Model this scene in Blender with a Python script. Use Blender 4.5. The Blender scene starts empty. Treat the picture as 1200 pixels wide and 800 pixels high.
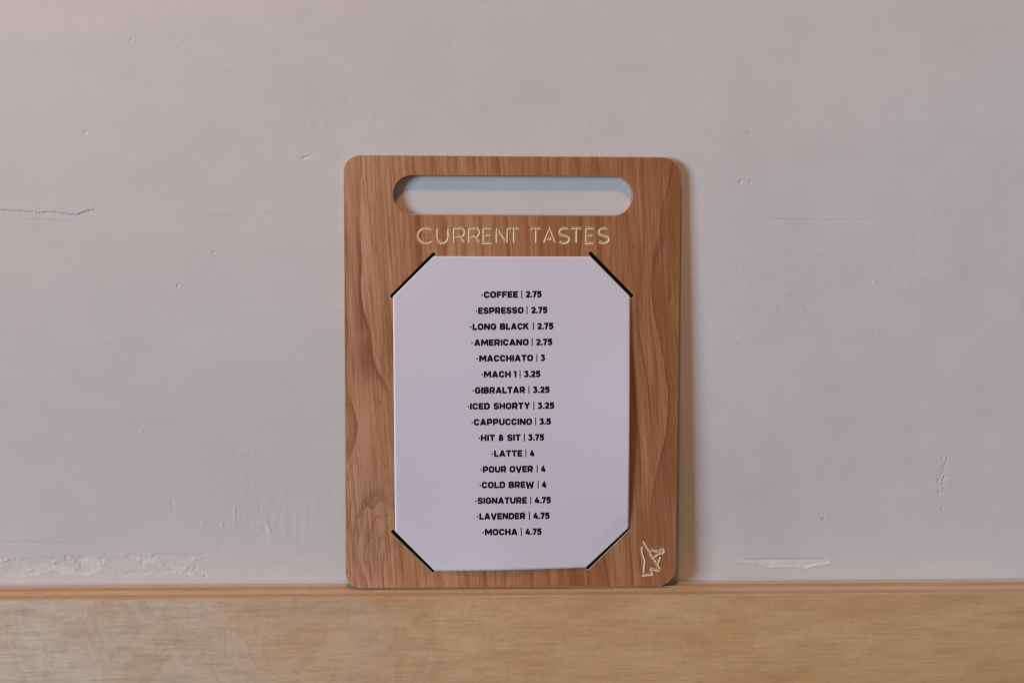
import bpy, bmesh, math, random
import numpy as np
from mathutils import Vector, Matrix

random.seed(7)
S = bpy.context.scene
C = S.collection

# ------------------------------------------------------------------ camera
CAM = (-0.03844, -0.91765, 0.25602)
PITCH, YAW, ROLL = 0.10400, 0.04187, 0.00506
BOARD_W, BOARD_H, BOARD_T = 0.2159, 0.27935, 0.0036
LEDGE_T, FOOT = 0.02849, 0.01141
LEAN = math.asin((FOOT - BOARD_T) / BOARD_H)
FPX = 50 / 36 * 1200

cp, sp, cy, sy = math.cos(PITCH), math.sin(PITCH), math.cos(YAW), math.sin(YAW)
FWD = Vector((sy * cp, cy * cp, -sp))
R0 = Vector((cy, -sy, 0)); U0 = R0.cross(FWD)
RT = math.cos(ROLL) * R0 + math.sin(ROLL) * U0
UP = -math.sin(ROLL) * R0 + math.cos(ROLL) * U0
cd = bpy.data.cameras.new('camera')
cd.lens = 50; cd.sensor_width = 36; cd.clip_start = 0.01; cd.clip_end = 50
cam = bpy.data.objects.new('camera', cd); C.objects.link(cam)
M3 = Matrix((RT, UP, -FWD)).transposed()
cam.matrix_world = Matrix.Translation(CAM) @ M3.to_4x4()
S.camera = cam

# ------------------------------------------------------------------ light
w = bpy.data.worlds.new('World'); S.world = w; w.use_nodes = True
bg = w.node_tree.nodes['Background']
bg.inputs[0].default_value = (1.0, 0.62, 0.44, 1)
bg.inputs[1].default_value = 0.10

def area(name, pos, aim, sx, sy_, col, power):
    ld = bpy.data.lights.new(name, 'AREA'); ld.shape = 'RECTANGLE'
    ld.size = sx; ld.size_y = sy_; ld.color = col; ld.energy = power
    o = bpy.data.objects.new(name, ld); C.objects.link(o)
    o.location = pos
    o.rotation_euler = (Vector(aim) - Vector(pos)).to_track_quat('-Z', 'Y').to_euler()
    return o
area('window_light', (-9.65, -5.6, 1.05), (0.3, -0.3, 0.12), 3.6, 3.4, (0.512, 0.732, 0.965), 990)
area('overhead_lamp', (-0.10, -0.62, 1.62), (0.0, 0, 0.18), 0.12, 0.12, (1.0, 0.50, 0.22), 8.9)
area('warm_side_fill', (-1.1, -0.5, 0.62), (-0.38, 0, 0.30), 0.25, 0.25, (1.0, 0.54, 0.22), 1.5)  # added fill that warms the left end of the wall
area('cool_side_fill', (0.95, -0.24, 0.14), (0.40, 0, 0.16), 0.25, 0.5, (0.55, 0.90, 1.0), 0.45)  # added cool fill grazing the right of the wall, not a window

S.render.engine = 'CYCLES'
S.cycles.filter_width = 1.1
S.view_settings.view_transform = 'Standard'
S.view_settings.look = 'None'
S.view_settings.exposure = 0.18
S.view_settings.gamma = 1.0

# ------------------------------------------------------------------ picture point -> a point on a real plane
def ray(px, py):
    return (FWD + RT * ((px - 600) / FPX) + UP * ((400 - py) / FPX))
BOARD_M = Matrix.Translation((0, -FOOT, 0)) @ Matrix.Rotation(-LEAN, 4, 'X')
BOARD_I = BOARD_M.inverted()
def on_board(px, py):
    d = BOARD_I.to_3x3() @ ray(px, py); o = BOARD_I @ Vector(CAM)
    t = -o.y / d.y
    return (o.x + d.x * t, o.z + d.z * t)
def on_wall(px, py):
    d = ray(px, py); t = -CAM[1] / d.y
    return (CAM[0] + d.x * t, CAM[2] + d.z * t)
MM = 0.001

# ------------------------------------------------------------------ node helper
class NT:
    def __init__(s, name):
        s.m = bpy.data.materials.new(name); s.m.use_nodes = True
        s.t = s.m.node_tree; s.b = s.t.nodes['Principled BSDF']
        s.tc = s.t.nodes.new('ShaderNodeTexCoord').outputs['Object']
    def put(s, sock, v):
        if isinstance(v, bpy.types.NodeSocket): s.t.links.new(v, sock)
        elif v is not None:
            if sock.type == 'RGBA' and len(v) == 3: v = (*v, 1)
            sock.default_value = v
    def math(s, op, a, b=None, c=None, clamp=False):
        n = s.t.nodes.new('ShaderNodeMath'); n.operation = op; n.use_clamp = clamp
        for i, v in enumerate((a, b, c)):
            if v is not None: s.put(n.inputs[i], v)
        return n.outputs[0]
    def add(s, a, b): return s.math('ADD', a, b)
    def mul(s, a, b): return s.math('MULTIPLY', a, b)
    def scale(s, v, sc, off=(0, 0, 0)):
        n = s.t.nodes.new('ShaderNodeMapping'); s.put(n.inputs[0], v)
        n.inputs['Scale'].default_value = sc; n.inputs['Location'].default_value = off
        return n.outputs[0]
    def xyz(s, v=None):
        n = s.t.nodes.new('ShaderNodeSeparateXYZ'); s.put(n.inputs[0], v or s.tc)
        return n.outputs
    def comb(s, x, y, z):
        n = s.t.nodes.new('ShaderNodeCombineXYZ')
        for i, v in enumerate((x, y, z)): s.put(n.inputs[i], v)
        return n.outputs[0]
    def noise(s, v, sc=(1, 1, 1), detail=2, rough=.5, off=(0, 0, 0), dist=0):
        n = s.t.nodes.new('ShaderNodeTexNoise'); s.put(n.inputs['Vector'], s.scale(v, sc, off))
        n.inputs['Scale'].default_value = 1; n.inputs['Detail'].default_value = detail
        n.inputs['Roughness'].default_value = rough; n.inputs['Distortion'].default_value = dist
        return n.outputs['Fac']
    def ramp(s, f, stops, interp='LINEAR'):
        n = s.t.nodes.new('ShaderNodeValToRGB'); s.put(n.inputs[0], f)
        e = n.color_ramp.elements; n.color_ramp.interpolation = interp
        while len(e) < len(stops): e.new(.5)
        for i, (p, c) in enumerate(stops):
            e[i].position = p; e[i].color = (*c, 1) if not isinstance(c, (int, float)) else (c, c, c, 1)
        return n.outputs[0]
    def rng(s, f, a, b, c=0, d=1, smooth=True):
        n = s.t.nodes.new('ShaderNodeMapRange'); n.interpolation_type = 'SMOOTHSTEP' if smooth else 'LINEAR'
        for i, v in enumerate((f, a, b, c, d)): s.put(n.inputs[i], v)
        return n.outputs[0]
    def mix(s, f, a, b, mode='MIX'):
        n = s.t.nodes.new('ShaderNodeMix'); n.data_type = 'RGBA'; n.blend_type = mode
        s.put(n.inputs['Factor'], f); s.put(n.inputs['A'], a); s.put(n.inputs['B'], b)
        return n.outputs['Result']
    def bump(s, h, strength=.2, dist=.001):
        n = s.t.nodes.new('ShaderNodeBump'); s.put(n.inputs['Height'], h)
        n.inputs['Strength'].default_value = strength; n.inputs['Distance'].default_value = dist
        s.t.links.new(n.outputs[0], s.b.inputs['Normal'])
    def done(s, col, rough=.6, spec=.4):
        s.put(s.b.inputs['Base Color'], col); s.put(s.b.inputs['Roughness'], rough)
        s.b.inputs['Specular IOR Level'].default_value = spec
        return s.m

# ------------------------------------------------------------------ materials
def mat_plaster():
    n = NT('plaster_paint'); v = n.tc
    a = n.noise(v, (3, 3, 4), 3); b = n.noise(v, (26, 26, 40), 4, .6, (3, 1, 2))
    f = n.add(n.mul(a, .6), n.mul(b, .4))
    col = n.ramp(f, [(.34, (.70, .685, .665)), (.64, (.775, .76, .74))])
    grime = n.rng(n.noise(v, (9, 9, 5), 4, .62, (7, 2, 5)), .52, .74, 0, .14)
    col = n.mix(grime, col, (.42, .40, .39))
    x, y, z = n.xyz()
    fine = n.noise(v, (900, 900, 1400), 3, .6)
    n.bump(n.add(n.mul(fine, .35), n.noise(v, (160, 160, 520), 3, .6, (4, 4, 4))), .15, .0006)
    return n.done(col, .62, .25)

def mat_wood():
    """flat-sawn fruitwood, grain running up the board"""
    n = NT('cherry_veneer'); v = n.tc
    x, y, z = n.xyz()
    p = n.comb(x, 0.0, z)
    x_ = n.add(x, n.mul(z, .06))
    p = n.comb(x_, 0.0, z)
    wig = n.noise(p, (34, 1, 5), 2, .5, (2.3, 0, 1.1))
    big = n.noise(p, (13, 1, 4.6), 1.6, .45, (5.15, 0, 2.62))
    lf = n.mul(n.rng(x, -.085, -.04, 1, .12), n.rng(z, .115, .175, 1, .06))
    rt = n.mul(n.rng(x, .04, .085, .12, .55), n.rng(z, .18, .235, 1, .15))
    side = n.math('MAXIMUM', lf, rt)
    fine = n.noise(p, (80, 1, 30), 3, .6, (6, 0, 2))
    field = n.add(n.mul(x_, 78), n.add(n.mul(n.mul(n.add(big, -.5), side), 11), n.add(n.mul(wig, 2.2), n.mul(fine, .22))))
    t = n.math('FRACT', field)
    late = n.mul(n.math('POWER', t, 5.0), n.rng(t, .955, 1, 1, 0))
    amp = n.rng(n.noise(p, (40, 1, 9), 2, .5, (9, 0, 4)), .34, .64, .12, 1)
    late = n.mul(late, amp)
    band = n.mul(n.rng(t, .2, .97, 0, 1, False), n.rng(t, .97, 1, 1, 0))
    f2 = n.add(n.mul(field, 2.71), n.mul(n.noise(p, (120, 1, 8), 2, .5, (31, 0, 2)), 1.6))
    sub = n.math('FRACT', f2)
    late2 = n.mul(n.mul(n.math('POWER', sub, 5), n.rng(sub, .93, 1, 1, 0)), n.rng(n.noise(p, (60, 1, 14), 2, .5, (12, 0, 8)), .40, .62, 0, 1))
    st = n.noise(p, (460, 1, 15), 4, .72, (1, 0, 3))
    st2 = n.noise(p, (150, 1, 7), 3, .6, (8, 0, 3))
    grit = n.noise(p, (1300, 1, 500), 3, .7, (2, 0, 5))
    pore = n.rng(n.noise(p, (1300, 1, 120), 2, .6, (3, 0, 9)), .58, .72)
    pore = n.mul(pore, n.rng(n.noise(p, (60, 1, 20), 2, .5, (13, 0, 9)), .35, .65, .3, 1))
    tone = n.noise(p, (16, 1, 4.2), 3, .55, (21, 0, 7))
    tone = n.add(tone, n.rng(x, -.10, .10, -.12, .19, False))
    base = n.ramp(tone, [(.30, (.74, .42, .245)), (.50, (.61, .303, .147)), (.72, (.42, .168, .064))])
    wob = n.noise(n.comb(0.0, 0.0, z), (1, 1, 38), 2, .5, (3, 3, 1))
    edge = n.add(n.add(.0925, n.mul(n.math('COSINE', n.mul(n.add(z, -.12), 39)), .0058)), n.mul(wob, .007))
    de = n.math('SUBTRACT', x, edge)
    heart = n.mul(n.rng(de, -.0002, .0006), n.rng(de, .0, .03, 1, .35, False))
    base = n.mix(n.mul(heart, n.rng(z, .03, .09, .35, .78)), base, (.335, .135, .05))
    rim = n.math('POWER', n.rng(n.math('ABSOLUTE', de), 0, .0014, 1, 0), 2)
    base = n.mix(n.mul(rim, n.rng(z, .04, .10, .1, .72)), base, (.15, .055, .02))
    base = n.mix(n.mul(band, n.rng(side, .2, .8, .22, .11)), base, (.36, .145, .058))
    base = n.mix(n.mul(late, n.rng(side, .2, .8, .80, .70)), base, (.150, .052, .018))
    base = n.mix(n.mul(late2, .62), base, (.20, .075, .028))
    base = n.mix(n.rng(st2, .50, .72, 0, .42), base, (.76, .46, .275))
    base = n.mix(n.rng(st, .42, .64, 0, .54), base, (.28, .11, .042))
    base = n.mix(n.rng(grit, .38, .68, 0, .20), base, (.26, .10, .04))
    base = n.mix(n.mul(pore, .60), base, (.17, .065, .025))
    n.bump(n.add(n.mul(st, .6), n.mul(pore, -.6)), .12, .0003)
    return n.done(base, n.rng(st, .3, .7, .50, .62), .2)

def mat_edge():
    n = NT('cut_wood_edge'); v = n.tc
    st = n.noise(v, (500, 60, 500), 3, .6)
    return n.done(n.ramp(st, [(.3, (.42, .24, .13)), (.7, (.56, .36, .21))]), .6, .3)

def mat_raw():
    n = NT('raw_engraved_wood'); v = n.tc
    st = n.noise(v, (700, 700, 60), 3, .6)
    return n.done(n.ramp(st, [(.3, (.73, .54, .33)), (.7, (.84, .65, .43))]), .8, .2)

def mat_char_and_shade():
    n = NT('char_and_slot_shade'); v = n.tc
    return n.done(n.ramp(n.noise(v, (900, 900, 900), 2), [(.3, (.006, .004, .005)), (.7, (.014, .010, .010))]), .9, .1)  # burnt slot sides; the black also paints in the dark behind the slots

def mat_groove():
    n = NT('scorched_groove_side'); v = n.tc
    return n.done(n.ramp(n.noise(v, (700, 700, 300), 2), [(.3, (.07, .030, .013)), (.7, (.22, .10, .045))]), .85, .15)

def mat_paper():
    n = NT('white_card'); v = n.tc
    f = n.noise(v, (1400, 1400, 1400), 3, .6)
    n.bump(f, .05, .0002)
    return n.done(n.ramp(f, [(.3, (.80, .775, .85)), (.7, (.82, .795, .87))]), .7, .2)

def mat_ink():
    n = NT('black_ink'); v = n.tc
    return n.done(n.ramp(n.noise(v, (1500, 1500, 1500), 2), [(.3, (.004, .004, .005)), (.7, (.009, .009, .010))]), .6, .2)

def mat_birch():
    """rotary cut birch face, grain running along the ledge"""
    n = NT('birch_face_veneer'); v = n.tc
    x, y, z = n.xyz()
    p = n.comb(x, 0.0, z)
    warp = n.noise(p, (13, 1, 11), 3, .55, (4, 0, 2), .6)
    sw = n.noise(p, (26, 1, 20), 3, .6, (1.7, 0, 6.2), 1.0)
    t = n.math('FRACT', n.add(n.mul(sw, 7), n.mul(warp, 4)))
    ring = n.mul(n.math('POWER', t, 2), n.rng(t, .62, 1, 1, 0))
    pale = n.add(n.mul(x, -2.6), n.add(n.mul(warp, 1.2), n.mul(sw, .62)))
    pale = n.rng(pale, .80, 1.95)
    tan = n.ramp(n.noise(p, (10, 1, 30), 4, .6, (3, 0, 3)), [(.3, (.77, .445, .20)), (.7, (.90, .58, .295))])
    cloud = n.noise(p, (11, 1, 17), 3, .55, (14, 0, 3), 1.0)
    tan = n.mix(n.rng(cloud, .42, .66, 0, .26), tan, (.60, .31, .12))
    base = n.mix(pale, tan, (.88, .76, .62))
    base = n.mix(n.mul(ring, n.rng(x, -.25, .3, .42, .14, False)), base, (.40, .25, .15))
    fl = n.noise(p, (30, 1, 760), 3, .65, (2, 0, 9))
    base = n.mix(n.rng(n.noise(p, (22, 1, 130), 3, .6, (6, 0, 1)), .46, .70, 0, .22), base, (.40, .21, .09))
    base = n.mix(n.rng(fl, .44, .66, 0, .20), base, (.34, .19, .095))
    pore = n.rng(n.noise(p, (170, 1, 1250), 2, .6, (5, 0, 1)), .58, .72)
    base = n.mix(n.mul(pore, .22), base, (.24, .12, .06))
    lit = n.rng(n.noise(p, (160, 1, 900), 2, .6, (15, 0, 4)), .62, .78)
    base = n.mix(n.mul(lit, .30), base, (.88, .72, .54))
    n.bump(n.add(n.mul(fl, .6), n.mul(pore, -.5)), .16, .0004)
    return n.done(base, n.rng(fl, .3, .7, .40, .52), .4)

def mat_ply(name, lo, hi, off):
    n = NT(name); v = n.tc
    f = n.noise(v, (14, 420, 420), 4, .65, off)
    b = n.noise(v, (30, 60, 60), 3, .6, off)
    col = n.ramp(n.add(n.mul(f, .6), n.mul(b, .4)), [(.34, lo), (.64, hi)])
    sp_ = n.rng(n.noise(v, (90, 900, 900), 3, .6, off), .60, .74)
    col = n.mix(n.mul(sp_, .45), col, tuple(c * .38 for c in lo))
    n.bump(f, .4, .0006)
    return n.done(col, .7, .25)

PLASTER, WOOD, EDGE, RAW, CHAR_AND_SHADE, GROOVE = mat_plaster(), mat_wood(), mat_edge(), mat_raw(), mat_char_and_shade(), mat_groove()
def mat_bare():
    n = NT('bare_plaster')
    return n.done(n.ramp(n.noise(n.tc, (400, 400, 700), 3, .6), [(.3, (.73, .72, .71)), (.7, (.82, .81, .80))]), .8, .15)
BARE = mat_bare()
PAPER, INK, BIRCH = mat_paper(), mat_ink(), mat_birch()

# ------------------------------------------------------------------ object helpers
def link(name, me, parent=None, loc=None):
    o = bpy.data.objects.new(name, me); C.objects.link(o)
    if parent: o.parent = parent
    if loc: o.location = loc
    return o
def tag(o, label, cat, kind=None, group=None):
    o['label'] = label; o['category'] = cat
    if kind: o['kind'] = kind
    if group: o['group'] = group
    return o
def evaluated(o):
    dg = bpy.context.evaluated_depsgraph_get(); dg.update()
    return bpy.data.meshes.new_from_object(o.evaluated_get(dg))
def drop(o): bpy.data.objects.remove(o, do_unlink=True)

# ------------------------------------------------------------------ setting: the plaster wall (relief is real geometry)
def vnoise(X, Z, fx, fz, seed):
    rs = np.random.RandomState(seed); L = rs.rand(256, 256)
    a, b = X * fx + 1000.37, Z * fz + 1000.73
    i, j = np.floor(a).astype(int), np.floor(b).astype(int)
    u, v = a - i, b - j
    u = u * u * u * (u * (6 * u - 15) + 10); v = v * v * v * (v * (6 * v - 15) + 10)
    i0, j0, i1, j1 = i % 256, j % 256, (i + 1) % 256, (j + 1) % 256
    return (L[i0, j0] * (1 - u) + L[i1, j0] * u) * (1 - v) + (L[i0, j1] * (1 - u) + L[i1, j1] * u) * v - .5
def fbm(X, Z, fx, fz, seed, oct_=4, g=.55):
    s = 0; a = 1
    for k in range(oct_):
        s = s + a * vnoise(X, Z, fx * 2 ** k, fz * 2 ** k, seed + k); a *= g
    return s
def sstep(v, a, b):
    t = np.clip((v - a) / (b - a), 0, 1); return t * t * (3 - 2 * t)
def build_wall():
    step = .00052
    xs = np.concatenate([np.linspace(-1.7, -.40, 27)[:-1], np.arange(-.40, .372, step), np.linspace(.372, 1.6, 26)[1:]])
    zs = np.concatenate([[-.35, -.06], np.arange(-.004, .438, step), np.linspace(.438, 1.6, 24)[1:]])
    X, Z = np.meshgrid(xs, zs, indexing='ij')
    h = np.zeros_like(X)
    h += .00015 * fbm(X, Z, 7, 5, 1, 2)                       # slow waviness
    h += .00003 * fbm(X, Z, 40, 120, 11, 4)                  # brushed coats, mostly level
    h += .000022 * fbm(X, Z, 160, 190, 21, 3)
    rough = sstep(fbm(X, Z, 14, 18, 31, 3), -.05, .45)
    h += .00006 * rough * fbm(X, Z, 260, 300, 41, 3)
    # vertical dribbles low on the left of the board
    cx, cz = on_wall(330, 600)
    near = np.exp(-((X - cx) / .05) ** 2 - ((Z - cz) / .03) ** 2)
    h += .00009 * near * fbm(X, Z, 300, 60, 51, 4)
    # small scattered pimples and pits
    rs = np.random.RandomState(3)
    def dot(x, z, r, hh):
        nonlocal h
        i0, i1 = np.searchsorted(xs, [x - 4 * r, x + 4 * r]); j0, j1 = np.searchsorted(zs, [z - 4 * r, z + 4 * r])
        sx, sz = X[i0:i1, j0:j1], Z[i0:i1, j0:j1]
        h[i0:i1, j0:j1] += hh * np.exp(-((sx - x) ** 2 + (sz - z) ** 2) / (r * r))
    for k in range(170):
        dot(rs.uniform(-.39, .36), rs.uniform(.0, .43), rs.uniform(.0005, .0010), rs.uniform(-.00006, .00011))
    for k in range(36):                                        # the cluster of pin pricks at the right
        q = rs.normal(0, 1, 2)
        x, z = on_wall(1105.5 + q[0] * 3.0 + q[1] * -1.6, 556 + q[1] * 12)
        dot(x, z, rs.uniform(.0004, .0005), -rs.uniform(.0003, .00075))
    for px, py, r, d in ((880, 213, .0007, -.0010), (868, 213, .0007, -.0013), (878, 157, .0007, -.0009), (250, 296, .0007, -.0012), (208, 335, .0007, -.0012), (100, 155, .0009, -.0008),
                         (866, 313, .0006, -.001), (154, 47, .0008, -.0008), (166, 505, .0008, .0006), (238, 612, .0009, .0007), (260, 615, .0010, .0007),
                         (965, 608, .0007, -.0012), (944, 358, .0006, -.001), (1026, 330, .0009, .0005), (862, 395, .0006, -.0009), (240, 675, .0010, -.0009)):
        x, z = on_wall(px, py); dot(x, z, r * .8, d * .55)
    # lifted paint along a level crack
    def crack(pts, lip, fall, wid=.0012, tail=.004, seed=71):
        nonlocal h
        P = np.array([on_wall(*p) for p in pts])
        zl = np.interp(X, P[:, 0], P[:, 1]) + .0007 * fbm(X, Z * 0, 130, 1, seed, 2)
        ends = sstep(X, P[0, 0] - .001, P[0, 0] + .003) * (1 - sstep(X, P[-1, 0] - .004, P[-1, 0] + .001))
        s = Z - zl
        h += ends * np.where(s > 0, lip * np.exp(-s / tail), -fall * np.exp(s / wid))
    crack([(-60, 246), (0, 246), (22, 246.5), (45, 249), (62, 247.5), (75, 250), (90, 251), (100, 247), (112, 246)], .00030, .00034)
    crack([(30, 257), (60, 256), (84, 259)], .00010, .00012, seed=75)
    crack([(225, 250), (245, 254), (275, 251)], .00007, .00008, seed=77)
    crack([(308, 248), (325, 252)], .00012, .00012, seed=78)
    crack([(900, 256), (940, 257), (975, 257), (1020, 257)], .00008, .00015, .0010, .002, seed=79)
    crack([(1094, 250), (1115, 253), (1146, 257.5)], -.00012, .00022, .0010, .002, seed=80)
    crack([(-40, 636), (30, 634), (100, 637)], .00010, .00012, seed=82)
    # oblique and upright scratches
    def scratch(a, b, wid, d, seed):
        nonlocal h
        A, B = np.array(on_wall(*a)), np.array(on_wall(*b)); D = B - A; L = np.hypot(*D); D /= L
        s = (X - A[0]) * D[0] + (Z - A[1]) * D[1]; t = -(X - A[0]) * D[1] + (Z - A[1]) * D[0]
        t = t + .0004 * fbm(s, s * 0, 400, 1, seed, 2)
        h += d * sstep(s, -.0005, .3 * L) * (1 - sstep(s, .7 * L, L + .0005)) * np.exp(-(t / wid) ** 2) * (1 + 1.4 * fbm(s, s * 0, 900, 1, seed + 3, 2))
    scratch((351, 188), (369, 180), .0007, -.00032, 91)
    scratch((311, 607), (319, 630), .0008, .00020, 92)
    scratch((308, 612), (313, 632), .0007, -.00015, 93)
    scratch((274, 590), (276, 615), .0007, .00018, 94)
    scratch((200, 580), (203, 605), .0009, -.00018, 95)
    scratch((1134, 562), (1168, 566), .0006, -.00018, 96)
    # flaking coat just above the ledge at the left
    x0, z0 = on_wall(130, 662); zt = on_wall(130, 648)[1]; zb = on_wall(130, 676)[1]; xr = on_wall(288, 660)[0]
    band = sstep(Z, zb - .001, zb + .003) * (1 - sstep(Z, zt - .003, zt + .002)) * (1 - sstep(X, xr - .03, xr))
    f = fbm(X, Z, 48, 95, 101, 4, .6)
    flake = sstep(f + .62 * band - .52, -.012, .02)
    rim = np.exp(-((f + .62 * band - .52) / .035) ** 2) * band
    h += -.00020 * flake * band + .00014 * rim
    f2 = fbm(X, Z, 75, 150, 131, 3, .6)
    h += -.00013 * sstep(f2 + .5 * band - .52, -.01, .02) * band
    h += .00012 * band * fbm(X, Z, 150, 260, 141, 3)
    # the chip of paint low on the right
    a = [on_wall(*p) for p in ((862, 657), (880, 655.5), (900, 655), (935, 655.5), (966, 655), (973, 660))]
    b = [on_wall(*p) for p in ((862, 658), (885, 660), (900, 664), (930, 664), (943, 666), (955, 662), (973, 660.5))]
    zt = np.interp(X, [p[0] for p in a], [p[1] for p in a]) + .0004 * fbm(X, Z * 0, 300, 1, 111, 3)
    zb = np.interp(X, [p[0] for p in b], [p[1] for p in b]) + .0007 * fbm(X, Z * 0, 220, 1, 121, 3)
    ins = sstep(X, a[0][0], a[0][0] + .001) * (1 - sstep(X, a[-1][0] - .001, a[-1][0]))
    hole = sstep(Z, zb - .0004, zb + .0004) * (1 - sstep(Z, zt - .0003, zt + .0006)) * ins
    lip = np.exp(-((Z - zb) / .0007) ** 2) * ins
    mid = (zt * .45 + zb * .55)
    h += -.00050 * hole + .00042 * lip + .00045 * hole * np.exp(-((Z - mid) / .0009) ** 2) * (fbm(X, Z, 80, 10, 151, 2) + .5)
    # the wall is trowelled out a little where it meets the ledge
    h -= .00025 * np.exp(-np.clip(Z, 0, 9) / .002)
    h -= .0005 * ins * np.exp(-((Z - zt) / .0005) ** 2) * sstep(X, a[1][0], a[2][0])
    fade = np.minimum(np.minimum(sstep(X, -1.6, -.42), 1 - sstep(X, .4, 1.5)), 1 - sstep(Z, .46, 1.5))
    Y = .0006 - h * np.maximum(fade, .15)
    # keep the coat clear of the two spots the board leans on
    nx, nz = X.shape
    co = np.stack([X, Y, Z], -1).reshape(-1, 3)
    idx = np.arange(nx * nz).reshape(nx, nz)
    q = np.stack([idx[:-1, :-1], idx[1:, :-1], idx[1:, 1:], idx[:-1, 1:]], -1).reshape(-1, 4)
    me = bpy.data.meshes.new('wall')
    me.vertices.add(len(co)); me.vertices.foreach_set('co', co.ravel())
    me.loops.add(q.size); me.loops.foreach_set('vertex_index', q.ravel().astype(np.int32))
    me.polygons.add(len(q)); me.polygons.foreach_set('loop_start', np.arange(0, q.size, 4, dtype=np.int32))
    me.polygons.foreach_set('use_smooth', np.ones(len(q), bool))
    me.update(); me.validate()
    me.materials.append(PLASTER); me.materials.append(BARE)
    bare = (hole > .5) | (flake * band * sstep(vnoise(X, Z, 60, 60, 161), .0, .12) > .6)
    me.polygons.foreach_set('material_index', bare[:-1, :-1].ravel().astype(np.int32))
    o = link('wall', me)
    o['kind'] = 'structure'; o['label'] = 'worn off-white plaster wall with cracked and flaking paint'
    return o
build_wall()

# ------------------------------------------------------------------ the plywood panel the board stands on
def box_bm(x0, x1, y0, y1, z0, z1, cuts=0, jag=0, seed=1, bev=0):
    bm = bmesh.new()
    rs = random.Random(seed); n = cuts + 1
    ring = []
    for i in range(n + 1):
        x = x0 + (x1 - x0) * i / n
        a, b, c = (rs.uniform(-jag, jag) for _ in range(3))
        pts = [(x, y0, z0), (x, y1, z0), (x, y1, z1 + a)]
        if bev: pts += [(x, y0 + bev, z1 + b), (x, y0 + bev * .3, z1 - bev * .3 + b), (x, y0, z1 - bev + c * .4)]
        else: pts += [(x, y0, z1 + b)]
        ring.append([bm.verts.new(p) for p in pts])
    k = len(ring[0])
    for i in range(n):
        for j in range(k):
            bm.faces.new((ring[i][j], ring[i + 1][j], ring[i + 1][(j + 1) % k], ring[i][(j + 1) % k]))
    bm.faces.new(ring[0]); bm.faces.new(ring[-1][::-1])
    bmesh.ops.recalc_face_normals(bm, faces=bm.faces)
    return bm
def bm_obj(name, bm, mat, parent=None, loc=None):
    me = bpy.data.meshes.new(name); bm.to_mesh(me); bm.free()
    me.materials.append(mat)
    return link(name, me, parent, loc)

PZ = -.22
panel = link('plywood_panel', None, None, (0, 0, PZ))
tag(panel, 'long birch plywood panel along the wall whose bare layered edge carries the menu board', 'plywood panel')
lay = [(0, .19, 0, -.00008), (.19, .335, 1, -.00005), (.335, .68, 0, -.0010), (.68, .92, 1, -.0009)]
for k, (a, b, dark, sink) in enumerate(lay):
    m = mat_ply('end_grain_ply', (.45, .32, .21), (.56, .42, .29), (k, 3, 1)) if dark else mat_ply('long_grain_ply', (.58, .45, .32), (.69, .57, .43), (k, 7, 2))
    top = -PZ + sink
    bm = box_bm(-1.5, 1.5, -LEDGE_T * b + .00004, -LEDGE_T * a - (0 if k == 0 else .00004), 0, top, 900, .00004, k)
    o = bm_obj('ply_layer', bm, m, panel)
    o['label'] = 'dark end-grain ply' if dark else 'pale long-grain ply'
    # gaps in the core where the veneer has split or is missing
    if k in (2, 3):
        cut = bmesh.new()
        spots = [(46, 693, .0062, .0011), (66, 694, .0034, .0006), (215, 692, .0012, .0007), (35, 693, .004, .0008)] if k == 2 else [(619, 691.0, .0014, .0012), (645, 690.9, .016, .0005), (690, 690.4, .022, .0005), (640, 690.8, .004, .0008)]
        for px, py, rx, ry in spots:
            d = ray(px, py); t = -CAM[2] / d.z
            x, y = CAM[0] + d.x * t, CAM[1] + d.y * t
            r = bmesh.ops.create_icosphere(cut, subdivisions=3, radius=1)
            bmesh.ops.scale(cut, vec=(rx, ry, .0028), verts=r['verts'])
            bmesh.ops.translate(cut, vec=(x, y, -PZ), verts=r['verts'])
        co = bm_obj('cut', cut, CHAR_AND_SHADE, panel)
        md = o.modifiers.new('b', 'BOOLEAN'); md.operation = 'DIFFERENCE'; md.solver = 'EXACT'; md.use_self = True; md.object = co
        bpy.context.view_layer.update()
        me = evaluated(o); o.modifiers.clear(); o.data = me
        drop(co)
fv = bm_obj('face_veneer', box_bm(-1.5, 1.5, -LEDGE_T, -LEDGE_T * .92 - .00004, 0, -PZ - .0008, 900, .00006, 9, .0007), BIRCH, panel)
fv.data.materials.append(mat_ply('sheet_edge', (.49, .35, .22), (.62, .47, .33), (9, 1, 4)))
for p in fv.data.polygons:
    if p.normal.z > .3: p.material_index = 1
fv['label'] = 'smooth birch face sheet with swirling pale figure'

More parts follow.
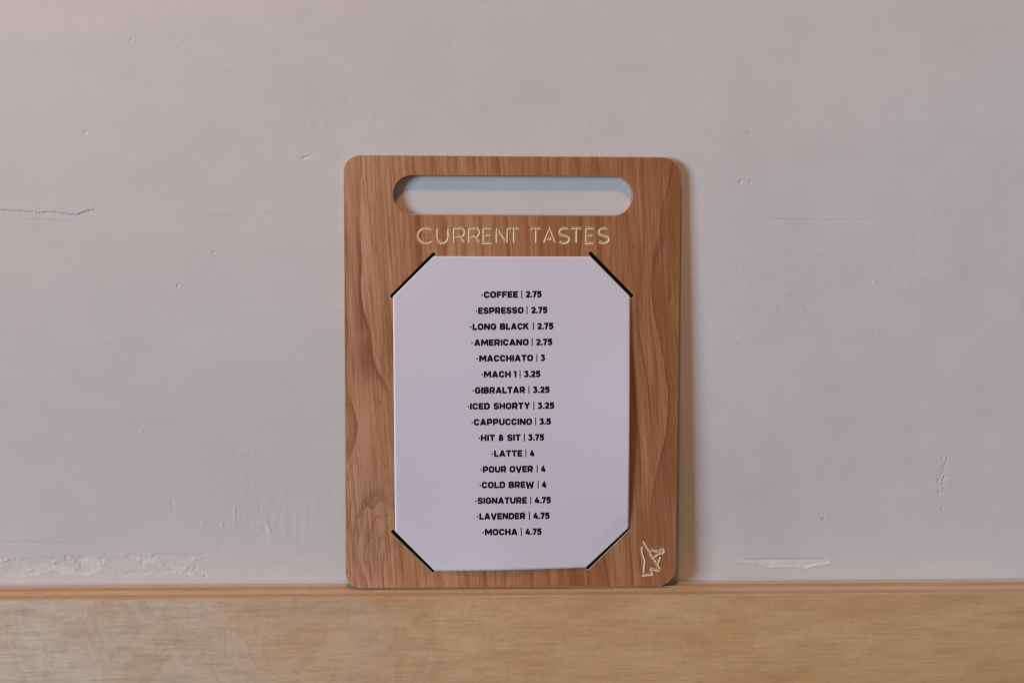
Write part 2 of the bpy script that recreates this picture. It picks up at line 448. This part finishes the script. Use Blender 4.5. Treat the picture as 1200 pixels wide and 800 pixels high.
# ------------------------------------------------------------------ stroke lettering
def arc(cx, cy_, rx, ry, a0, a1, n=14):
    return [(cx + rx * math.cos(math.radians(a0 + (a1 - a0) * i / n)), cy_ + ry * math.sin(math.radians(a0 + (a1 - a0) * i / n))) for i in range(n + 1)]
def ribbon(pts, wd, closed=False, round_cap=False):
    """outline polygon(s) of a stroke: list of quads' corner pairs"""
    n = len(pts); L = []
    for i, p in enumerate(pts):
        p = Vector(p)
        a = Vector(pts[i - 1]) if (i or closed) else None
        b = Vector(pts[(i + 1) % n]) if (i < n - 1 or closed) else None
        d1 = (p - a).normalized() if a is not None else None
        d2 = (b - p).normalized() if b is not None else None
        if d1 is None: d1 = d2
        if d2 is None: d2 = d1
        t = (d1 + d2)
        t = t.normalized() if t.length > 1e-6 else d1
        nn = Vector((-t.y, t.x)); k = max(.5, nn.dot(Vector((-d1.y, d1.x))))
        L.append((p + nn * wd / 2 / k, p - nn * wd / 2 / k))
    if round_cap and not closed:
        def cap(c, d):
            out = []
            for s in range(1, 5):
                ang = math.pi / 2 * (s / 5)
                nn = Vector((-d.y, d.x))
                out.append((c + d * (wd / 2 * math.sin(ang)) + nn * (wd / 2 * math.cos(ang)), c + d * (wd / 2 * math.sin(ang)) - nn * (wd / 2 * math.cos(ang))))
            out.append((c + d * wd / 2 * .995 + Vector((-d.y, d.x)) * wd * .03, c + d * wd / 2 * .995 - Vector((-d.y, d.x)) * wd * .03))
            return out
        d = (Vector(pts[-1]) - Vector(pts[-2])).normalized(); L = L + cap(Vector(pts[-1]), d)
        d = (Vector(pts[0]) - Vector(pts[1])).normalized(); st = cap(Vector(pts[0]), d)
        L = [(q[1], q[0]) for q in st[::-1]] + L
    return L

# ------------------------------------------------------------------ the board
root = link('menu_board', None, None, (0, -FOOT, .0001))
root.rotation_euler = (-LEAN, 0, 0)
tag(root, 'upright reddish wooden board with a slot handle, leaning against the white plaster wall', 'menu board')

def rrect(x0, x1, z0, z1, r, n=14):
    rr = r if isinstance(r, tuple) else (r,) * 4
    return (arc(x1 - rr[0], z0 + rr[0], rr[0], rr[0], -90, 0, n) + arc(x1 - rr[1], z1 - rr[1], rr[1], rr[1], 0, 90, n)
            + arc(x0 + rr[2], z1 - rr[2], rr[2], rr[2], 90, 180, n) + arc(x0 + rr[3], z0 + rr[3], rr[3], rr[3], 180, 270, n))
HW = BOARD_W / 2
hx0, hz1 = on_board(461, 205.6); hx1, hz0 = on_board(740.6, 252.6)
outline = rrect(-HW, HW, 0, BOARD_H, (.0122, .0128, .0105, .0100))
hole = rrect(hx0, hx1, hz0, hz1, (hz1 - hz0) / 2 * .999)
cu = bpy.data.curves.new('panel', 'CURVE'); cu.dimensions = '2D'; cu.fill_mode = 'BOTH'
for pts in (outline, hole):
    s = cu.splines.new('POLY'); s.points.add(len(pts) - 1)
    for q, p in zip(s.points, pts): q.co = (p[0], p[1], 0, 1)
    s.use_cyclic_u = True
BEV = .0005
cu.extrude = BOARD_T / 2 - BEV; cu.bevel_depth = BEV; cu.bevel_resolution = 1; cu.offset = -BEV
tmp = link('tmp', cu); bpy.context.view_layer.update()
me = evaluated(tmp); drop(tmp)
bm = bmesh.new(); bm.from_mesh(me)
bmesh.ops.remove_doubles(bm, verts=bm.verts, dist=1e-6)
for v in bm.verts: v.co = Vector((v.co.x, -v.co.z + BOARD_T / 2, v.co.y))   # front face at y = 0, back at y = T
bmesh.ops.recalc_face_normals(bm, faces=bm.faces)
pan = bm_obj('panel', bm, WOOD, root)
pan.data.materials.append(EDGE)

def prism_from_ribbon(bm, L, y0, y1, closed=False):
    n = len(L)
    rings = []
    for a, b in L:
        rings.append([bm.verts.new((a.x, y0, a.y)), bm.verts.new((b.x, y0, b.y)), bm.verts.new((b.x, y1, b.y)), bm.verts.new((a.x, y1, a.y))])
    m = n if closed else n - 1
    for i in range(m):
        r, s = rings[i], rings[(i + 1) % n]
        for j in range(4):
            bm.faces.new((r[j], r[(j + 1) % 4], s[(j + 1) % 4], s[j]))
    if not closed:
        bm.faces.new(rings[0][::-1]); bm.faces.new(rings[-1])

# title glyphs: unit cell, x 0..1, y 0..1, thin monoline capitals
TG = {
 'C': [arc(.5, .5, .5, .5, 42, 318, 22)],
 'U': [[(.0, 1), (.0, .42)] + arc(.5, .42, .5, .42, 180, 360, 16)[1:] + [(1, 1)]],
 'R': [[(0, 0), (0, 1), (.62, 1)] + arc(.62, .72, .34, .28, 90, -90, 12)[1:] + [(.08, .44)], [(.5, .44), (1, 0)]],
 'E': [[(1, 1), (0, 1), (0, 0), (1, 0)], [(0, .53), (.9, .53)]],
 'N': [[(0, 0), (0, 1)], [(.04, .97), (.96, .03)], [(1, 0), (1, 1)]],
 'T': [[(0, 1), (1, 1)], [(.5, 1), (.5, 0)]],
 'A': [[(0, 0), (.5, 1), (1, 0)], [(.2, .30), (.82, .30)]],
 'S': [arc(.5, .755, .44, .245, 32, 180, 10) + arc(.56, .745, .5, .245, 180, 262, 7) + arc(.44, .255, .52, .245, 82, 0, 7) + arc(.5, .245, .48, .245, 0, -155, 12)],
}
def zt(zx0, zx1): return 480 + zx0 / 5, 480 + zx1 / 5
title = [('C', 42, 138), ('U', 155, 219), ('R', 252, 318), ('R', 340, 405), ('E', 425, 480), ('N', 502, 566), ('T', 566, 642),
         ('T', 698, 768), ('A', 780, 848), ('S', 868, 932), ('T', 936, 1006), ('E', 1026, 1080), ('S', 1100, 1164)]
SW = .00205
strokes = []
for ch, a, b in title:
    pa, pb = zt(a, b)
    xa, zb_ = on_board(pa, 284.6); xb, zt_ = on_board(pb, 267.4)
    for st in TG[ch]:
        strokes.append(([(xa + (xb - xa) * u, zb_ + (zt_ - zb_) * v) for u, v in st], SW, False))
# the dish antenna mark
def lz(x, y): return on_board(740 + x / 11.43, 620 + y / 11.43)
LOGO = [[(140, 155), (250, 350), (380, 545)], [(140, 155), (152, 195)],
        [(205, 285), (370, 300)],
        [(260, 382), (395, 300)], [(215, 290), (262, 378)],
        [(378, 365), (345, 450)],
        [(380, 545), (345, 548), (245, 525), (232, 540), (258, 600), (120, 615)],
        [(148, 590), (160, 470), (165, 420), (132, 330), (118, 240), (140, 225), (160, 240)],
        [(120, 615), (150, 595)],
        [(375, 305), (372, 285), (388, 273), (408, 280), (412, 298), (398, 312), (378, 308)]]
LOGO = [[(140, 155), (255, 352), (382, 548)],
        [(382, 548), (340, 548), (246, 524), (232, 532)], [(246, 530), (264, 604), (122, 614)],
        [(150, 585), (158, 470), (166, 430), (134, 335), (120, 250), (142, 228)],
        [(212, 262), (262, 372)], [(205, 268), (360, 296)], [(264, 384), (400, 298)],
        [(378, 365), (340, 462)],
        [(356, 302), (366, 278), (392, 264), (418, 274), (424, 298), (404, 318), (376, 324), (356, 306)]]
emb = [([lz(*p) for p in st], .0020, False) for st in LOGO]
# corner slots (blind cuts; black floor paints in the dark behind)
SLOTS = [((508, 298.2), (459.5, 347)), ((692, 297.2), (740, 346.8)), ((460.5, 622.8), (508, 668.2)), ((736, 618.8), (689, 664.6))]
slots = [([on_board(*a), on_board(*b)], .0023, True) for a, b in SLOTS]

def cut_panel(group, depth, mat):
    cb = bmesh.new()
    for i, (pts, wd, rc) in enumerate(group):
        prism_from_ribbon(cb, ribbon(pts, wd, False, rc), -.001 - i * 1.3e-6, depth + i * 1.7e-6)
    bmesh.ops.recalc_face_normals(cb, faces=cb.faces)
    c = bm_obj('cut', cb, mat, root)
    md = pan.modifiers.new('b', 'BOOLEAN'); md.operation = 'DIFFERENCE'; md.solver = 'EXACT'; md.use_self = True; md.object = c
    md.material_mode = 'TRANSFER'
    bpy.context.view_layer.update()
    me = evaluated(pan); pan.modifiers.clear(); old = pan.data; pan.data = me
    drop(c); print('cut', len(me.polygons), [m.name for m in me.materials])
DEP = .0009
cut_panel(strokes, DEP, GROOVE)
cut_panel(emb, DEP, GROOVE)
low = [([(p[0], p[1] - .00032) for p in s_[0]], .0024, True) for s_ in slots]
cut_panel(low, .0003, RAW)  # pale lower lip: lamp-lit slot edge painted in as colour
cut_panel(slots, .0030, CHAR_AND_SHADE)
# raw wood on the rim and inside the handle; shade painted along the bottom edge
names = [m.name for m in pan.data.materials]
ei = names.index('cut_wood_edge') if 'cut_wood_edge' in names else None
if ei is None: pan.data.materials.append(EDGE); ei = len(pan.data.materials) - 1
def mat_foot_shade():  # contact shade painted onto the board's bottom edge
    n = NT('painted_foot_shade')
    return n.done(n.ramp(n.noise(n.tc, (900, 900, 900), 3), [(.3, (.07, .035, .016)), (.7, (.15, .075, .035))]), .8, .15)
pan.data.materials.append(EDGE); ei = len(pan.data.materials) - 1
pan.data.materials.append(mat_foot_shade())
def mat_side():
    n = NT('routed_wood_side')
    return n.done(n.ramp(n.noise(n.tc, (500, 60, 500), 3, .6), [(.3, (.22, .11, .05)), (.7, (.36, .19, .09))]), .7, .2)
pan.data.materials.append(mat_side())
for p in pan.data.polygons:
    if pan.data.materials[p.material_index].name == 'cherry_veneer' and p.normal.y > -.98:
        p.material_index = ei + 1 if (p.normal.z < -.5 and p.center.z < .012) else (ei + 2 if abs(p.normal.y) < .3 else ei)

def vee(name, group, depth, label):
    """raw wood walls of a V-shaped engraved line, let into the cut"""
    b = bmesh.new()
    for i, (pts, wd, rc) in enumerate(group):
        L = ribbon(pts, wd * .97, False, rc); rows = []
        for a, c in L:
            m = (a + c) / 2
            rows.append([b.verts.new((a.x, .00003, a.y)), b.verts.new((m.x, depth - .00006 + i * 2e-6, m.y)), b.verts.new((c.x, .00003, c.y)),
                         b.verts.new((c.x, depth + .0002, c.y)), b.verts.new((a.x, depth + .0002, a.y))])
        for r0, r1 in zip(rows[:-1], rows[1:]):
            for q in range(5):
                b.faces.new((r0[q], r0[(q + 1) % 5], r1[(q + 1) % 5], r1[q]))
        b.faces.new(rows[0]); b.faces.new(rows[-1][::-1])
    bmesh.ops.recalc_face_normals(b, faces=b.faces)
    o = bm_obj(name, b, RAW, root); o['label'] = label
    return o
vee('engraved_lettering', strokes, DEP, 'pale engraved title reading CURRENT TASTES')
vee('engraved_emblem', emb, DEP, 'pale engraved outline of a dish antenna')
for s in slots:
    b = bmesh.new(); prism_from_ribbon(b, ribbon(s[0], s[1] * .96, False, True), .0020, .0029)
    bmesh.ops.recalc_face_normals(b, faces=b.faces)
    bm_obj('corner_slot_dark', b, CHAR_AND_SHADE, root)  # black bar standing in for the unlit gap behind the slot

# ------------------------------------------------------------------ the menu sheet, tucked in at its corners
sheet = link('menu_sheet', None, None, (0, -FOOT, 0)); sheet.rotation_euler = (-LEAN, 0, 0)
tag(sheet, 'white printed drinks price list tucked into four slots of the wooden board', 'menu')
TOPY = [on_board(508, 300.2), on_board(692, 300.6)]
BOTY = [on_board(509.6, 668.6), on_board(686.4, 664.6)]
LE = [on_board(460.5, 347), on_board(463, 620.6)]
RE = [on_board(738.6, 347), on_board(736.8, 615.6)]
slx = [Vector(on_board(*a)) for s_ in SLOTS for a in s_]
def seg_d(p, a, b):
    ab = b - a; t = max(0, min(1, (p - a).dot(ab) / ab.dot(ab))); return (p - a - ab * t).length
SEG = [(slx[2 * i], slx[2 * i + 1]) for i in range(4)]
zt0, zb0 = (TOPY[0][1] + TOPY[1][1]) / 2, (BOTY[0][1] + BOTY[1][1]) / 2
zl0, zl1 = LE[0][1], LE[1][1]
def bulge(x, z):
    """how far the sheet stands off the board"""
    p = Vector((x, z)); d = min(seg_d(p, a, b) for a, b in SEG)
    base = .0005 + .0007 * (1 - math.exp(-d / .06))
    zm = (zl0 * .42 + zl1 * .58)
    u = (x - LE[0][0]) / (RE[0][0] - LE[0][0])
    right = math.exp(-((z - zm) / .048) ** 2) * max(0, u) ** 3 * .0021
    left = math.exp(-((z - zm) / .055) ** 2) * max(0, 1 - u) ** 4 * .0002
    bot = math.exp(-((x + .006) / .03) ** 2) * math.exp(-(z - zb0) / .05) * .0012
    s = base + right + left + bot
    k = min(1, d / .012); k = k * k * (3 - 2 * k)
    return s * k + (1 - k) * .0004
def width(z):
    fr = (zt0 - z) / (zt0 - zb0)
    sl = ((zt0 - z) / (zt0 - zl0)); sb = ((z - zb0) / (zl1 - zb0))
    tl = (z - zl1) / (zl0 - zl1)
    xl = LE[1][0] + (LE[0][0] - LE[1][0]) * tl; xr = RE[1][0] + (RE[0][0] - RE[1][0]) * tl
    if sl < 1:
        xl = TOPY[0][0] + (LE[0][0] - TOPY[0][0]) * sl; xr = TOPY[1][0] + (RE[0][0] - TOPY[1][0]) * sl
    elif sb < 1:
        xl = BOTY[0][0] + (LE[1][0] - BOTY[0][0]) * sb; xr = BOTY[1][0] + (RE[1][0] - BOTY[1][0]) * sb
    return xl, xr
bm = bmesh.new(); NZ, NX = 150, 110
zk = sorted(set([zt0 + (zb0 - zt0) * i / NZ for i in range(NZ + 1)] + [zl0, zl1]), reverse=True)
front, back = [], []
for z in zk:
    xl, xr = width(z); f, g = [], []
    for i in range(NX + 1):
        u = i / NX
        x = xl + (xr - xl) * u
        # the top and bottom edges are not quite level
        e0 = (z - zb0) / (zt0 - zb0)
        dz = (1 - e0) * ((BOTY[0][1] - zb0) * (1 - u) + (BOTY[1][1] - zb0) * u) + e0 * ((TOPY[0][1] - zt0) * (1 - u) + (TOPY[1][1] - zt0) * u)
        hh = bulge(x, z + dz)
        f.append(bm.verts.new((x, -hh - .00013, z + dz))); g.append(bm.verts.new((x, -hh, z + dz)))
    front.append(f); back.append(g)
R = len(zk)
for j in range(R - 1):
    for i in range(NX):
        bm.faces.new((front[j][i], front[j + 1][i], front[j + 1][i + 1], front[j][i + 1]))
        bm.faces.new((back[j][i], back[j][i + 1], back[j + 1][i + 1], back[j + 1][i]))
    for i in (0, NX):
        bm.faces.new((front[j][i], front[j + 1][i], back[j + 1][i], back[j][i]))
for j in (0, R - 1):
    for i in range(NX):
        bm.faces.new((front[j][i], front[j][i + 1], back[j][i + 1], back[j][i]))
bmesh.ops.recalc_face_normals(bm, faces=bm.faces)
for f_ in bm.faces: f_.smooth = abs(f_.normal.y) > .7
card = bm_obj('paper', bm, PAPER, sheet)

# heavy squarish capitals: centre lines in a cell w x 1, stroke weight .235
WT = .235; h_ = WT / 2
def rbox(x0, x1, y0, y1, r):   # closed squarish loop
    return arc(x1 - r, y1 - r, r, r, 90, 0, 4) + arc(x1 - r, y0 + r, r, r, 0, -90, 4) + arc(x0 + r, y0 + r, r, r, 270, 180, 4) + arc(x0 + r, y1 - r, r, r, 180, 90, 4)
def G(w, *st): return (w, st)
a_, t_ = h_, 1 - h_
def bowl(x0, x1, y0, y1, r):
    return [(x0, y1), (x1 - r, y1)] + arc(x1 - r, y1 - r, r, r, 90, 0, 4) + arc(x1 - r, y0 + r, r, r, 0, -90, 4) + [(x0, y0)]
def cee(w): r = .24; x1 = w - h_; return arc(x1 - r, t_ - r, r, r, 0, 90, 4)[0:] + arc(a_ + r, t_ - r, r, r, 90, 180, 4) + arc(a_ + r, a_ + r, r, r, 180, 270, 4) + arc(x1 - r, a_ + r, r, r, 270, 360, 4)
def cee2(w):
    p = cee(w); return [(p[0][0], .64)] + p + [(p[-1][0], .36)]
GL = {
 'A': G(.86, [(.11, 0), (.385, .885), (.475, .885), (.75, 0)], [(.2, .27), (.66, .27)]),
 'B': G(.78, [(a_, 0), (a_, 1)], bowl(a_, .78 - h_ - .04, .5, t_, .16), bowl(a_, .78 - h_, a_, .5, .17)),
 'C': G(.76, cee2(.76)),
 'D': G(.78, [(a_, 0), (a_, 1)], bowl(a_, .78 - h_, a_, t_, .24)),
 'E': G(.66, [(a_, 0), (a_, 1)], [(a_, t_), (.66, t_)], [(a_, .5), (.60, .5)], [(a_, a_), (.66, a_)]),
 'F': G(.64, [(a_, 0), (a_, 1)], [(a_, t_), (.64, t_)], [(a_, .47), (.58, .47)]),
 'G': G(.78, [(.78 - h_, .66)] + cee(.78)[:-1] + [(.78 - h_, .30), (.78 - h_, .45), (.44, .45)]),
 'H': G(.76, [(a_, 0), (a_, 1)], [(.76 - h_, 0), (.76 - h_, 1)], [(a_, .5), (.76 - h_, .5)]),
 'I': G(WT, [(a_, 0), (a_, 1)]),
 'K': G(.80, [(a_, 0), (a_, 1)], [(a_, .40), (.66, 1.0)], [(.36, .56), (.68, 0)]),
 'L': G(.62, [(a_, 1), (a_, a_), (.62, a_)]),
 'M': G(.98, [(a_, 0), (a_, 1)], [(.98 - h_, 0), (.98 - h_, 1)], [(.13, .97), (.49, .33), (.85, .97)]),
 'N': G(.80, [(a_, 0), (a_, 1)], [(.80 - h_, 0), (.80 - h_, 1)], [(.14, .95), (.66, .05)]),
 'O': G(.80, ('c', rbox(a_, .80 - h_, a_, t_, .24))),
 'P': G(.76, [(a_, 0), (a_, 1)], bowl(a_, .76 - h_, .38, t_, .19)),
 'R': G(.78, [(a_, 0), (a_, 1)], bowl(a_, .76 - h_, .40, t_, .19), [(.40, .40), (.66, 0)]),
 'S': G(.74, [(.74 - h_, .70)] + arc(.74 - h_ - .17, t_ - .17, .17, .17, 0, 90, 4) + arc(a_ + .17, t_ - .17, .17, .17, 90, 180, 4) + arc(a_ + .15, .67, .15, .14, 180, 250, 3)
        + arc(.74 - h_ - .15, .33, .15, .14, 70, 0, 3) + arc(.74 - h_ - .17, a_ + .17, .17, .17, 0, -90, 4) + arc(a_ + .17, a_ + .17, .17, .17, 270, 180, 4) + [(a_, .31)]),
 'T': G(.70, [(0, t_), (.70, t_)], [(.35, t_), (.35, 0)]),
 'U': G(.78, [(a_, 1), (a_, .36)] + arc(a_ + .24, a_ + .24, .24, .24, 180, 270, 4) + arc(.78 - h_ - .24, a_ + .24, .24, .24, 270, 360, 4) + [(.78 - h_, 1)]),
 'V': G(.84, [(.10, 1), (.40, .015), (.44, .015), (.74, 1)]),
 'W': G(1.16, [(.10, 1), (.31, .015), (.36, .015), (.58, .82), (.80, .015), (.85, .015), (1.06, 1)]),
 'Y': G(.82, [(.09, 1), (.41, .47), (.73, 1)], [(.41, .5), (.41, 0)]),
 '&': G(.86, [(.62, .74)] + arc(.40, .755, .21, .13, 10, 250, 9) + arc(.36, .27, .24, .24 * .62, 120, 270, 7) + arc(.42, .27, .26, .15, 270, 360, 5) + [(.68, .46)], [(.28, .51), (.84, .51)]),
 '1': G(.42, [(.02, .80), (.28, .93)], [(.42 - h_, 0), (.42 - h_, 1)]),
 '2': G(.68, [(a_, .70)] + arc(.34, t_ - .19, .225, .19, 170, 0, 8) + [(.56, .62), (.50, .52), (.16, .14)], [(.08, a_), (.68, a_)]),
 '3': G(.68, [(.06, t_), (.60, t_)], [(.56, .93), (.30, .60)], [(.30, .585), (.36, .585)] + arc(.36, .35, .20, .235, 90, -90, 8) + [(.30, a_)] + arc(.30, .30, .19, .18, 270, 190, 4)),
 '4': G(.74, [(.46, .98), (.10, .30)], [(.04, .27), (.74, .27)], [(.53, .62), (.53, 0)]),
 '5': G(.68, [(.64, t_), (.17, t_), (.15, .56), (.34, .60)] + arc(.34, .36, .22, .24, 80, -90, 8) + [(.28, a_)] + arc(.28, .30, .18, .18, 270, 195, 4)),
 '7': G(.64, [(.02, t_), (.52, t_), (.24, 0)]),
 '.': G(WT, [(a_, 0), (a_, WT)]),
}
KERN = .085
def word_strokes(wd):
    x = 0; out = []
    for ch in wd:
        if ch == ' ': x += .34; continue
        w_, sts = GL[ch]
        for st in sts:
            cl = isinstance(st, tuple) and st[0] == 'c'
            out.append(([(x + p[0], p[1]) for p in (st[1] if cl else st)], cl))
        x += w_ + (KERN if ch != '.' else .05)
    return out, x - KERN
def zA(a): return 530 + a / 5
ROWS = [  # words (text, left, right) in fifths of a pixel, dot, bar, height of the row
 ('5A', 75, 175, [('COFFEE', 185, 385)], 407, ('2.75', 430, 523)),
 ('5A', 168, 143, [('ESPRESSO', 152, 417)], 438, ('2.75', 462, 557)),
 ('5A', 262, 109, [('LONG', 119, 258), ('BLACK', 279, 449)], 475, ('2.75', 497, 592)),
 ('5A', 355, 116, [('AMERICANO', 128, 447)], 468, ('2.75', 490, 586)),
 ('5A', 447.5, 147, [('MACCHIATO', 158, 473)], 496, ('3', 518, 543)),
 ('5A', 541, 174, [('MACH', 185, 343), ('1', 360, 375)], 397, ('3.25', 420, 516)),
 ('5A', 634, 123, [('GIBRALTAR', 133, 427)], 449, ('3.25', 472, 570)),
 ('5A', 727, 96, [('ICED', 104, 220), ('SHORTY', 242, 455)], 478, ('3.25', 500, 597)),
 ('6', 70, 117, [('CAPPUCCINO', 127, 467)], 489, ('3.5', 510, 578)),
 ('6', 162.5, 158, [('HIT', 167, 250), ('&', 272, 300), ('SIT', 322, 400)], 422, ('3.75', 444, 538)),
 ('6', 255, 234, [('LATTE', 245, 410)], 431, ('4', 455, 480)),
 ('6', 347, 169, [('POUR', 179, 317), ('OVER', 336, 473)], 497, ('4', 520, 546)),
 ('6', 438.5, 164, [('COLD', 173, 310), ('BREW', 330, 478)], 503, ('4', 526, 551)),
 ('6', 530, 139, [('SIGNATURE', 149, 437)], 460, ('4.75', 482, 577)),
 ('6', 621.5, 148, [('LAVENDER', 159, 428)], 452, ('4.75', 474, 570)),
 ('6', 714, 181, [('MOCHA', 191, 382)], 404, ('4.75', 428, 523)),
]
SLOPE = math.tan(math.radians(.62))
def on_sheet(px, py):
    """picture point -> point on the (bulged) sheet"""
    x, z = on_board(px, py)
    d = BOARD_I.to_3x3() @ ray(px, py)
    h = bulge(x, z) + .00013
    k = -h / d.y
    return x + d.x * k, z + d.z * k
def ink(bm, L, closed, lift):
    vs = []
    for a, b in L:
        vs.append([bm.verts.new((p.x, -bulge(p.x, p.y) - .00013 - lift, p.y)) for p in (a, b)])
    n = len(vs)
    for i in range(n if closed else n - 1):
        r, s = vs[i], vs[(i + 1) % n]
        f = bm.faces.new((r[0], r[1], s[1], s[0]))
        if f.normal.y > 0: f.normal_flip()
for blk, yz, dot, words, bar, price in ROWS:
    y0 = (330 if blk == '5A' else 480) + yz / 5
    bm = bmesh.new(); k = 0
    xmid = 600
    def put(pts, wpx, closed, lift):
        # pts in picture pixels -> sheet; stroke weight in metres on the sheet
        q = [on_sheet(*p) for p in pts]
        ink(bm, ribbon(q, wpx * .000548, closed), closed, lift)
    CAP = 36.5 / 5
    for wd, xa, xb in list(words) + [price]:
        sts, tot = word_strokes(wd)
        xa_, xb_ = zA(xa), zA(xb)
        sc = (xb_ - xa_) / tot
        for pts, cl in sts:
            P = []
            for u, v in pts:
                X_ = xa_ + u * sc
                P.append((X_, y0 + CAP / 2 - v * CAP - (X_ - xmid) * SLOPE))
            put(P, WT * CAP * 1.27, cl, .00003 + k * 1.5e-6); k += 1
    X_ = zA(bar); yy = y0 - (X_ - xmid) * SLOPE
    put([(X_, yy + 4.6), (X_, yy - 4.6)], 1.15, False, .00003)
    X_ = zA(dot); yy = y0 - (X_ - xmid) * SLOPE + .3
    put([(X_ - .85, yy), (X_ + .85, yy)], 1.6, False, .00003)
    o = bm_obj('printed_line', bm, INK, sheet)
    o['label'] = 'printed line reading ' + ' '.join(w_[0] for w_ in words) + ' | ' + price[0]
